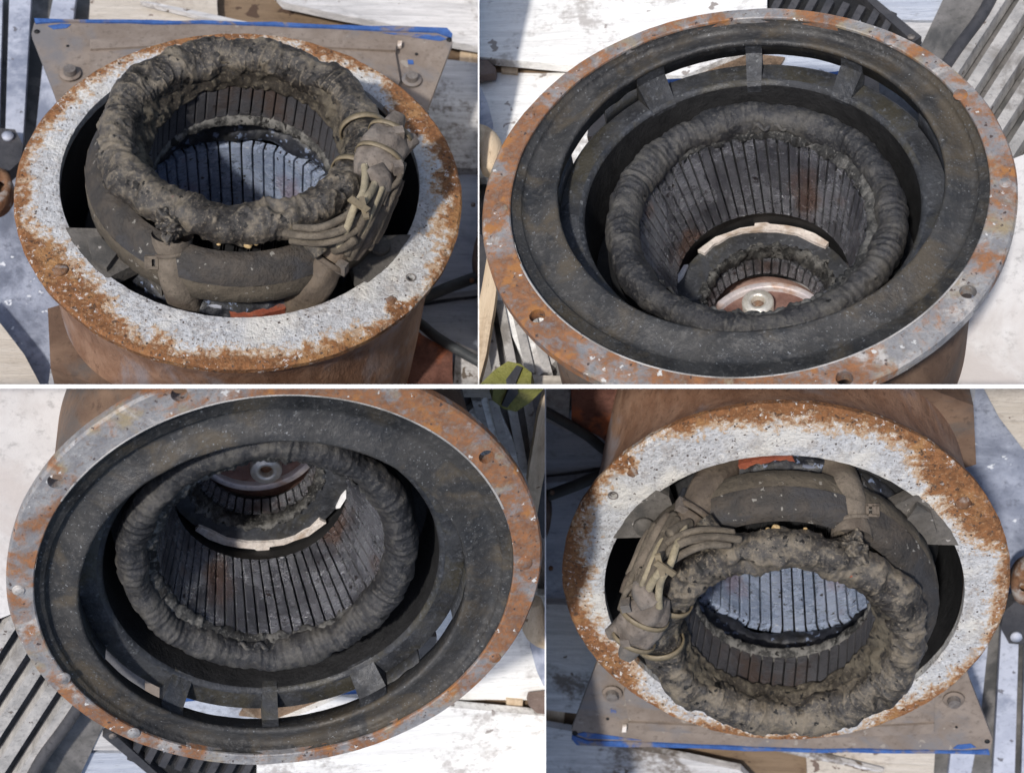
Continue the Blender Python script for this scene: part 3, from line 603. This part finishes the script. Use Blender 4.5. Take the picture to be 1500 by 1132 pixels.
post(87.4, 92.6, r0=.645)
for a0, a1 in ((54, 61.5), (119.5, 129.5)): post(a0, a1)
for a0, a1 in ((163, 180), (129.5, 143), (8, 30), (181, 359)): 
    finish(rings([(0, .1, .748, .745, -.10), (0, .1, .757, .755, -.10), (0, .1, .757, .755, -.2), (0, .1, .748, .745, -.2)], 60, closed=True, a0=a0, a1=a1), 'wall_segment', 'castin', hr)
finish(rings([(0, .1, .757, .757, -.19), (0, .09, .77, .77, -.30), (0, .05, .82, .82, -.46), (0, .03, .86, .86, -.56), (0, 0, .86, .86, -1.12)], 200), 'outer_shell', 'shelld', hr)
finish(rings([(0, .05, .64, .64, -.5), (0, .0, .2, .2, -.5)][:1]+[(0, .05, .5, .5, -.5)], 200), 'recess_floor', 'black', hr)
finish(rings([(.01, 0.02, .56, .56, -.30), (.01, 0.02, .575, .575, -.32), (.01, 0, .575, .575, -.55)], 160), 'main_core', 'black', hr)
coreR = [o for o, c in CELL if o.name.startswith('main_core')][-1]
def dispR(t, s, p):
    d = nz(p, 4)*.014 + nz(p, 11, 5)*.014
    w = Vector((cos(t)*1., sin(t)*1., 0))*1.0
    k = t*112 + 1.8*mn.noise(Vector((cos(t)*6, sin(t)*6, s*.6))) + s*.55
    d += (.0014*sin(k)+.0012*sin(k*.63+2)) * (.5+mn.noise(Vector((cos(t)*4, sin(t)*4, 3))))*1.6 + nz(p, 30)*.005
    return d
finish(torus(.024, .008, .513, .530, -.18, .058, .066, 900, 48, dispR), 'end_winding', 'charr', coreR)
finish(rings([(.022, .026, .48, .48, -.18), (.012, .024, .458, .458, -.182), (.007, .024, .443, .443, -.20), (.006, .022, .438, .438, -.215), (.006, .022, .45, .45, -.225)], 420,
             wob=lambda a, k, p: Vector((cos(a), sin(a), 0))*(nz(p, 30)*.016+nz(p, 70)*.010)+Vector((0, 0, nz(p, 40, 4)*.02))), 'frayed_insulation', 'ragged', coreR)
teeth('tooth', coreR, 60, .439, .347, -.215, -.55, 'lam', .006, .022, .040, .007, gap=.15, depth=.04, phase=.5)
finish(rings([(.006, .022, .463, .463, -.215), (.04, .007, .375, .375, -.56)], 160), 'slot_backing', 'black', coreR)
finish(rings([(.04, .007, .349, .349, -.551), (.04, .007, .37, .37, -.553), (.042, .012, .40, .40, -.60), (.042, .015, .41, .41, -.76)], 160), 'core_end', 'black', coreR)
# loops of torn insulation above the bars
for x in (1118, 1145, 1168):
    p = P3((x-16, 190, -.18), (x-8, 182, -.15), (x+2, 191, -.17), (x+12, 183, -.16), (x+20, 190, -.18)); finish(tube(p, [.006, .012, .008, .012, .005], 8, 5, lump=.004, seed=x), 'torn_loop', 'charr', coreR)
# exciter at the far end
exc = finish(rings([(.042, .015, .378, .378, -.70), (.05, .02, .34, .34, -.704), (.064, .03, .285, .285, -.71)], 200), 'exciter_core', 'castin', hr)
finish(rings([(.064, .03, .29, .29, -.708), (.066, .035, .265, .265, -.70), (.065, .04, .258, .258, -.72), (.05, .05, .25, .25, -.77), (.045, .05, .26, .26, -.79)], 260, wob=lambda a, k, p: Vector((cos(a), sin(a), 0))*(nz(p, 30)*.02+nz(p, 70)*.01)+Vector((0, 0, nz(p, 40, 4)*.02))), 'frayed_insulation', 'ragged', exc)
teeth('tooth', exc, 40, .245, .228, -.79, -.86, 'lam', .042, .045, .039, .049, gap=.16, depth=.03, a0=0, a1=190)
finish(rings([(.042, .045, .262, .262, -.785), (.039, .05, .25, .25, -.90)], 100), 'slot_backing', 'black', exc)
dz = finish(rings([(.02, .05, .29, .29, -.96), (.02, .05, .29, .29, -1.0), (.02, .05, .02, .02, -1.0)], 120), 'end_disc', 'disc', hr)
finish(rings([(.05, -.02, .285, .285, -.905), (.05, -.02, .262, .262, -.90), (.05, -.02, .255, .255, -.905), (.05, -.02, .252, .252, -.95)], 120, a0=10, a1=170), 'disc_highlight_arc', 'discrim', dz)
finish(rings([(.05, -.02, .255, .255, -.93), (.05, -.02, .02, .02, -.93)], 80), 'disc_face', 'disc', dz)
c = at(M, 1110, 441, -.86); fc = (c.x, c.y)
finish(rings([(*fc, .068, .068, -.925), (*fc, .068, .068, -.868), (*fc, .062, .062, -.86), (*fc, .052, .052, -.862), (*fc, .048, .048, -.857), (*fc, .032, .032, -.857), (*fc, .028, .028, -.865), (*fc, .026, .026, -.90)], 48), 'nut', 'bright', dz)
finish(cyl(Vector((*fc, -.90)), .027, .01, 24), 'shaft_hole', 'rustbolt', dz)
# pale strips added for the sunlit outside glimpsed between the two cores
def arcslab(pts, z, w, mat, name='sunlit_strip'):
    top = [at(M, x, y, z) for x, y in pts]
    return slab(name, pts, z, .02, mat, hr, 0)
arcslab([(1022, 366), (1048, 347), (1066, 341), (1084, 334), (1105, 331), (1106, 325), (1118, 323), (1128, 328), (1152, 330), (1172, 334), (1194, 342), (1214, 355), (1209, 361), (1192, 354), (1168, 342), (1138, 337), (1112, 337), (1088, 339), (1068, 345), (1054, 354), (1046, 357), (1032, 371)], -.685, .02, 'paintsun')
arcslab([(1002, 388), (1008, 387), (1000, 404), (993, 412), (993, 402)], -.685, .02, 'partw')
arcslab([(984, 421), (989, 421), (989, 426), (984, 427)], -.62, .02, 'partw')
# back plate seen through the windows
slab('side_plate', [(1288, 118), (1350, 120), (1400, 170), (1400, 260), (1330, 240), (1288, 165)], -.36, .03, 'plateg', hr, .004)
bpR = slab('back_plate', [(870, 118), (990, 118), (1120, 112), (1255, 105), (1330, 108), (1330, 200), (860, 200)], -.5, .03, 'plate', hr, .004)
slab('blue_edge', [(870, 120), (945, 118), (1000, 115), (1120, 112), (1205, 107), (1255, 102), (1335, 102), (1335, 108), (1255, 107), (1210, 111), (1120, 116), (1000, 120), (945, 123), (870, 125)], -.49, .03, 'blue', bpR, .003, .004)
slab('base_plate', [(1180, 540), (1383, 505), (1381, 640), (1180, 640)], -.75, .05, 'shelld', hr, .006)
tag(hr, 'housing with rust-mottled grey flange, dark speckled bowl and tape-wrapped coil, {} compartment', 'generator housing', 'housings with the dark bowl')

# ---- things around it
G('board', [(680, -20), (1124, -20), (1124, 60), (1000, 112), (846, 97), (700, 83), (680, 80)], -.92, .05, 'white', 'board coloured sunlit white at the outer corner beyond the dark bowl, {} compartment', 'board', rough=.003)
G('timber', [(680, 76), (860, 90), (860, 116), (680, 110)], -1.02, .05, 'brownw', 'brown timber showing in the gap between the two boards coloured sunlit white, {} compartment', 'timber')
G('timber', [(736, 84), (758, 86), (758, 108), (734, 106)], -.985, .03, 'tanw', 'short tan wood chock in the gap between the boards coloured sunlit white, {} compartment', 'chock')
G('iron_block', [(680, 84), (714, 88), (726, 100), (724, 108), (680, 113)], -.93, .05, 'ringr', 'small rusty iron lump at the partition in the gap between white boards, {} compartment', 'iron block')
G('board', [(680, 108), (860, 107), (1060, 112), (1060, 300), (780, 560), (728, 440), (712, 260), (680, 260)], -1.0, .05, 'white', 'larger board coloured sunlit white passing under the dark bowl flange, {} compartment', 'board', rough=.003)
G('fabric_scrap', [(680, 122), (704, 128), (714, 150), (722, 180), (722, 200), (680, 194)], -.9, .03, 'slatb', 'blue-grey cloth scrap lying at the partition on the white board, {} compartment', 'cloth', rough=.004)
o = finish(tube(P3((680, 205, -.85), (705, 210, -.85), (716, 222, -.86), (722, 252, -.88)), [.09, .085, .07, .05], 20, 8), 'pipe', 'tanw'); tag(o, 'short cream pipe elbow at the partition below the cloth scrap, {} compartment', 'pipe')
G('batten', [(714, 372), (727, 424), (724, 448), (712, 520), (696, 580), (696, 470), (706, 420)], -.86, .04, 'tanw', 'long raw wood batten standing at the partition left of the flange, {} compartment', 'batten', rough=.002)
G('batten', [(698, 340), (706, 345), (716, 375), (704, 440), (696, 450)], -.9, .03, 'dgrey', 'black strip beside the raw wood batten at the partition, {} compartment', 'strip')
for i in range(8):
    x0 = 706+i*21; x1 = 722+i*25
    G('slat', [(x0-2, 440), (x0+11, 440), (x1+12, 545), (x1-2, 545)], -.98, .05, 'slatw', ['first', 'second', 'third', 'fourth', 'fifth', 'sixth', 'seventh', 'eighth'][i]+' grey slat counted from the raw wood batten, {} compartment', 'slat', group='grey slats beside the wood batten')
G('metal_sheet', [(690, 420), (930, 420), (960, 640), (690, 640)], -1.05, .03, 'dslat', 'dark sheet under the grey slats beside the wood batten, {} compartment', 'metal sheet')
G('batten', [(770, 549), (870, 552), (900, 562), (900, 572), (770, 566)], -.93, .05, 'beige', 'tan batten across the ends of the grey slats, {} compartment', 'batten')
gb = G('bracket', [(700, 575), (704, 562), (724, 542), (744, 529), (762, 533), (779, 546), (776, 580)], -.78, .07, 'green', 'yellow-green chipped metal bracket with a black strap at the partition corner, {} compartment', 'bracket', .012, .004)
def kslab(o, name, px, z, th, mat, w=.004):
    return kid(o, prism([at(M, x, y, z) for x, y in px], z, th, w), name, mat, False)
kslab(gb, 'strap', [(741, 556), (757, 535), (765, 538), (752, 568), (744, 575)], -.765, .03, 'dgrey')
# ribbed grille strip beyond the flange
gr = G('grille', [(1085, -24), (1255, -24), (1348, 54), (1338, 62), (1240, 50), (1090, 40)], -.99, .03, 'black', 'black ribbed grille strip lying beyond the flange rim, {} compartment', 'grille')
kslab(gr, 'frame_bar', [(1245, -22), (1258, -22), (1350, 54), (1338, 62)], -.94, .05, 'dgrey')
for i in range(9):
    x = 1104+i*23; y = -14+i*4.5
    kslab(gr, 'rib', [(x+16, y-6), (x+26, y-2), (x+6, y+34), (x-4, y+32)], -.95, .035, 'dgrey', .003)
kid(gr, cyl(at(M, 1335, 55, -.938), .018, .006, 16), 'rivet', 'bolt')
G('board', [(1240, -24), (1440, -24), (1410, 30), (1290, 30)], -1.06, .05, 'weathb', 'bluish stained board beyond the grille strip, {} compartment', 'board', rough=.003)
G('board', [(1288, 34), (1420, 34), (1400, 110), (1300, 90)], -1.04, .05, 'weath', 'pale weathered board between grille strip and dark pipe, {} compartment', 'board', rough=.003)
o = finish(tube(P3((1470, -40, -.93), (1440, 20, -.93), (1400, 75, -.93), (1350, 150, -.93)), .03, 20, 6), 'pipe', 'dgrey'); tag(o, 'dark round pipe along the first grey-white slat, {} compartment', 'pipe')
for i in range(9):
    o_ = i*40; w = 14.5
    x0 = 1482+o_; 
    px = [(x0-w*.9, -30), (x0+w, -30), (x0-185+w*.5, 265), (x0-185-w*1.2, 265)]
    z = -.93
    pts = [at(M, x, y, z) for x, y in px]; bm = bmesh.new()
    # a trapezoid ridge
    e = (pts[1]-pts[0])*.14; a = [pts[0]+e, pts[1]-e, pts[2]-(pts[2]-pts[3])*.14, pts[3]+(pts[2]-pts[3])*.14]
    T = [bm.verts.new((q.x, q.y, z)) for q in a]; B = [bm.verts.new((q.x, q.y, z-.07)) for q in pts]
    bm.faces.new(T); bm.faces.new(B[::-1])
    for k in range(4): bm.faces.new((T[k], B[k], B[(k+1) % 4], T[(k+1) % 4]))
    bev(bm, .005)
    o = finish(bm, 'slat', 'slatw', smooth=False); tag(o, ['first', 'second', 'third', 'fourth', 'fifth', 'sixth', 'seventh', 'eighth', 'ninth'][i]+' slanting grey-white slat counted from the dark pipe, {} compartment', 'slat', 'slanting grey-white slats')
G('metal_sheet', [(1400, -40), (1900, -40), (1900, 300), (1240, 300)], -1.03, .03, 'dslat', 'dark sheet under the slanting grey-white slats, {} compartment', 'metal sheet')
G('sheet', [(1600, 190), (1600, 660), (1370, 660), (1380, 560), (1300, 540), (1400, 400), (1430, 252)], -.9, .02, 'fabric', 'white woven sheet spread beside the flange with two round holes, {} compartment', 'sheet', rough=.002)
G('board', [(960, 30), (1260, 30), (1300, 125), (940, 130)], -.97, .04, 'weathb', 'dirty blue-grey board seen through the openings under the bowl lip, {} compartment', 'board', rough=.004)
o = G('dirt_heap', [(985, 96), (1030, 84), (1100, 78), (1150, 84), (1140, 100), (1086, 108), (1040, 112), (990, 112)], -.955, .02, 'dirt', 'brown crumbled dirt on the pale board seen through the bowl opening, {} compartment', 'dirt', .004, .01)
o['kind'] = 'stuff'

# ================================================================== ground, partitions, cutting
def plane_through(x0, y0, x1, y1, keep):
    """the leaning partition plane whose top edge is seen as this line; normal points away from the side kept"""
    a = Vector(((x0-CX)/F, -(y0-CY)/F, -1)); b = Vector(((x1-CX)/F, -(y1-CY)/F, -1)); n = a.cross(b).normalized()
    k = Vector(((keep[0]-CX)/F, -(keep[1]-CY)/F, -1))
    return -n if n.dot(k) > 0 else n
PL = {'L': [plane_through(0, 563.2, 700, 563.2, (300, 200)), plane_through(700.2, 0, 700.2, 560, (300, 200))],
      'R': [plane_through(702, 563.2, 1500, 563.2, (1100, 200)), plane_through(702, 0, 702, 560, (1100, 200))]}
for c, M_, g in (('L', ML, 'groundb'), ('R', MR, 'groundw')):
    use(c); bm = bmesh.new(); bmesh.ops.create_grid(bm, x_segments=80, y_segments=80, size=5)
    for v in bm.verts: v.co += Vector((0, 0, ZF + nz(v.co, 3)*.01))
    o = finish(bm, 'ground', g, None); o.matrix_world = M_ @ Matrix.Translation((0, 0, 0)) @ Matrix.Translation((M_.inverted() @ o.matrix_world).translation); o['kind'] = 'structure'
bpy.context.view_layer.update()
for o, c in CELL:
    MW = o.matrix_world; me = o.data; inv = MW.inverted(); bm = None
    for n in PL[c]:
        ds = [n.dot(MW @ v.co) for v in (bm.verts if bm else me.vertices)]
        if not ds or max(ds) <= 0: continue
        if bm is None: bm = bmesh.new(); bm.from_mesh(me)
        ln = (MW.to_3x3().transposed() @ n)
        r = bmesh.ops.bisect_plane(bm, geom=bm.verts[:]+bm.edges[:]+bm.faces[:], plane_co=inv @ Vector((0, 0, 0)), plane_no=ln, clear_outer=True)
    if bm:
        if me.users > 1: o.data = me.copy()
        bm.to_mesh(o.data); bm.free()
dead = [o for o, c in CELL if len(o.data.vertices) == 0 and not o.children]
for o in dead: bpy.data.objects.remove(o)
CELL = [(o, c) for o, c in CELL if o not in dead]

# the lower compartments hold the same things turned half round
names = {'L': ('upper left', 'lower right'), 'R': ('upper right', 'lower left')}
def cell_of(o):
    q = [o]+list(o.children)
    for k in q:
        for m, c in CELL:
            if m is k: return c
def copy_tree(o, parent=None):
    c = o.copy(); COL.objects.link(c); c.parent = parent
    for ch in o.children: copy_tree(ch, c)
    return c
roots = [o for o in COL.objects if o.parent is None and o.type in ('MESH', 'EMPTY')]
for o in roots:
    c = cell_of(o); k = copy_tree(o); k.matrix_world = R180 @ o.matrix_world
    if 'label' in o:
        L = o['label']; o['label'] = L.format(names[c][0]); k['label'] = L.format(names[c][1])

# white partitions: thin leaning fins between the compartments
def fin(x0, y0, x1, y1, wpx, d0, d1, axis):
    bm = bmesh.new(); V = []
    for d in (d0, d1):
        w = wpx*d0/F/2
        for (x, y) in ((x0, y0), (x1, y1)):
            p = Vector(((x-CX)/F, -(y-CY)/F, -1))*d
            q = Vector((w, 0, 0)) if axis == 'x' else Vector((0, w, 0))
            V += [bm.verts.new(p-q), bm.verts.new(p+q)]
    for f in ((0, 1, 3, 2), (4, 6, 7, 5), (0, 2, 6, 4), (1, 5, 7, 3), (0, 4, 5, 1), (2, 3, 7, 6)): bm.faces.new([V[i] for i in f])
    bmesh.ops.recalc_face_normals(bm, faces=bm.faces); me = bpy.data.meshes.new('partition_wall'); bm.to_mesh(me); bm.free(); me.materials.append(MT['partw'])
    o = bpy.data.objects.new('partition_wall', me); COL.objects.link(o); o['kind'] = 'structure'; return o
fin(-400, 566, 1900, 566, 5.6, 5.05, 7.6, 'y')
fin(701.1, -300, 701.1, 563.1, 1.8, 7.0, 10.5, 'x')
fin(798.9, 568.9, 798.9, 1432, 1.8, 7.0, 10.5, 'x')
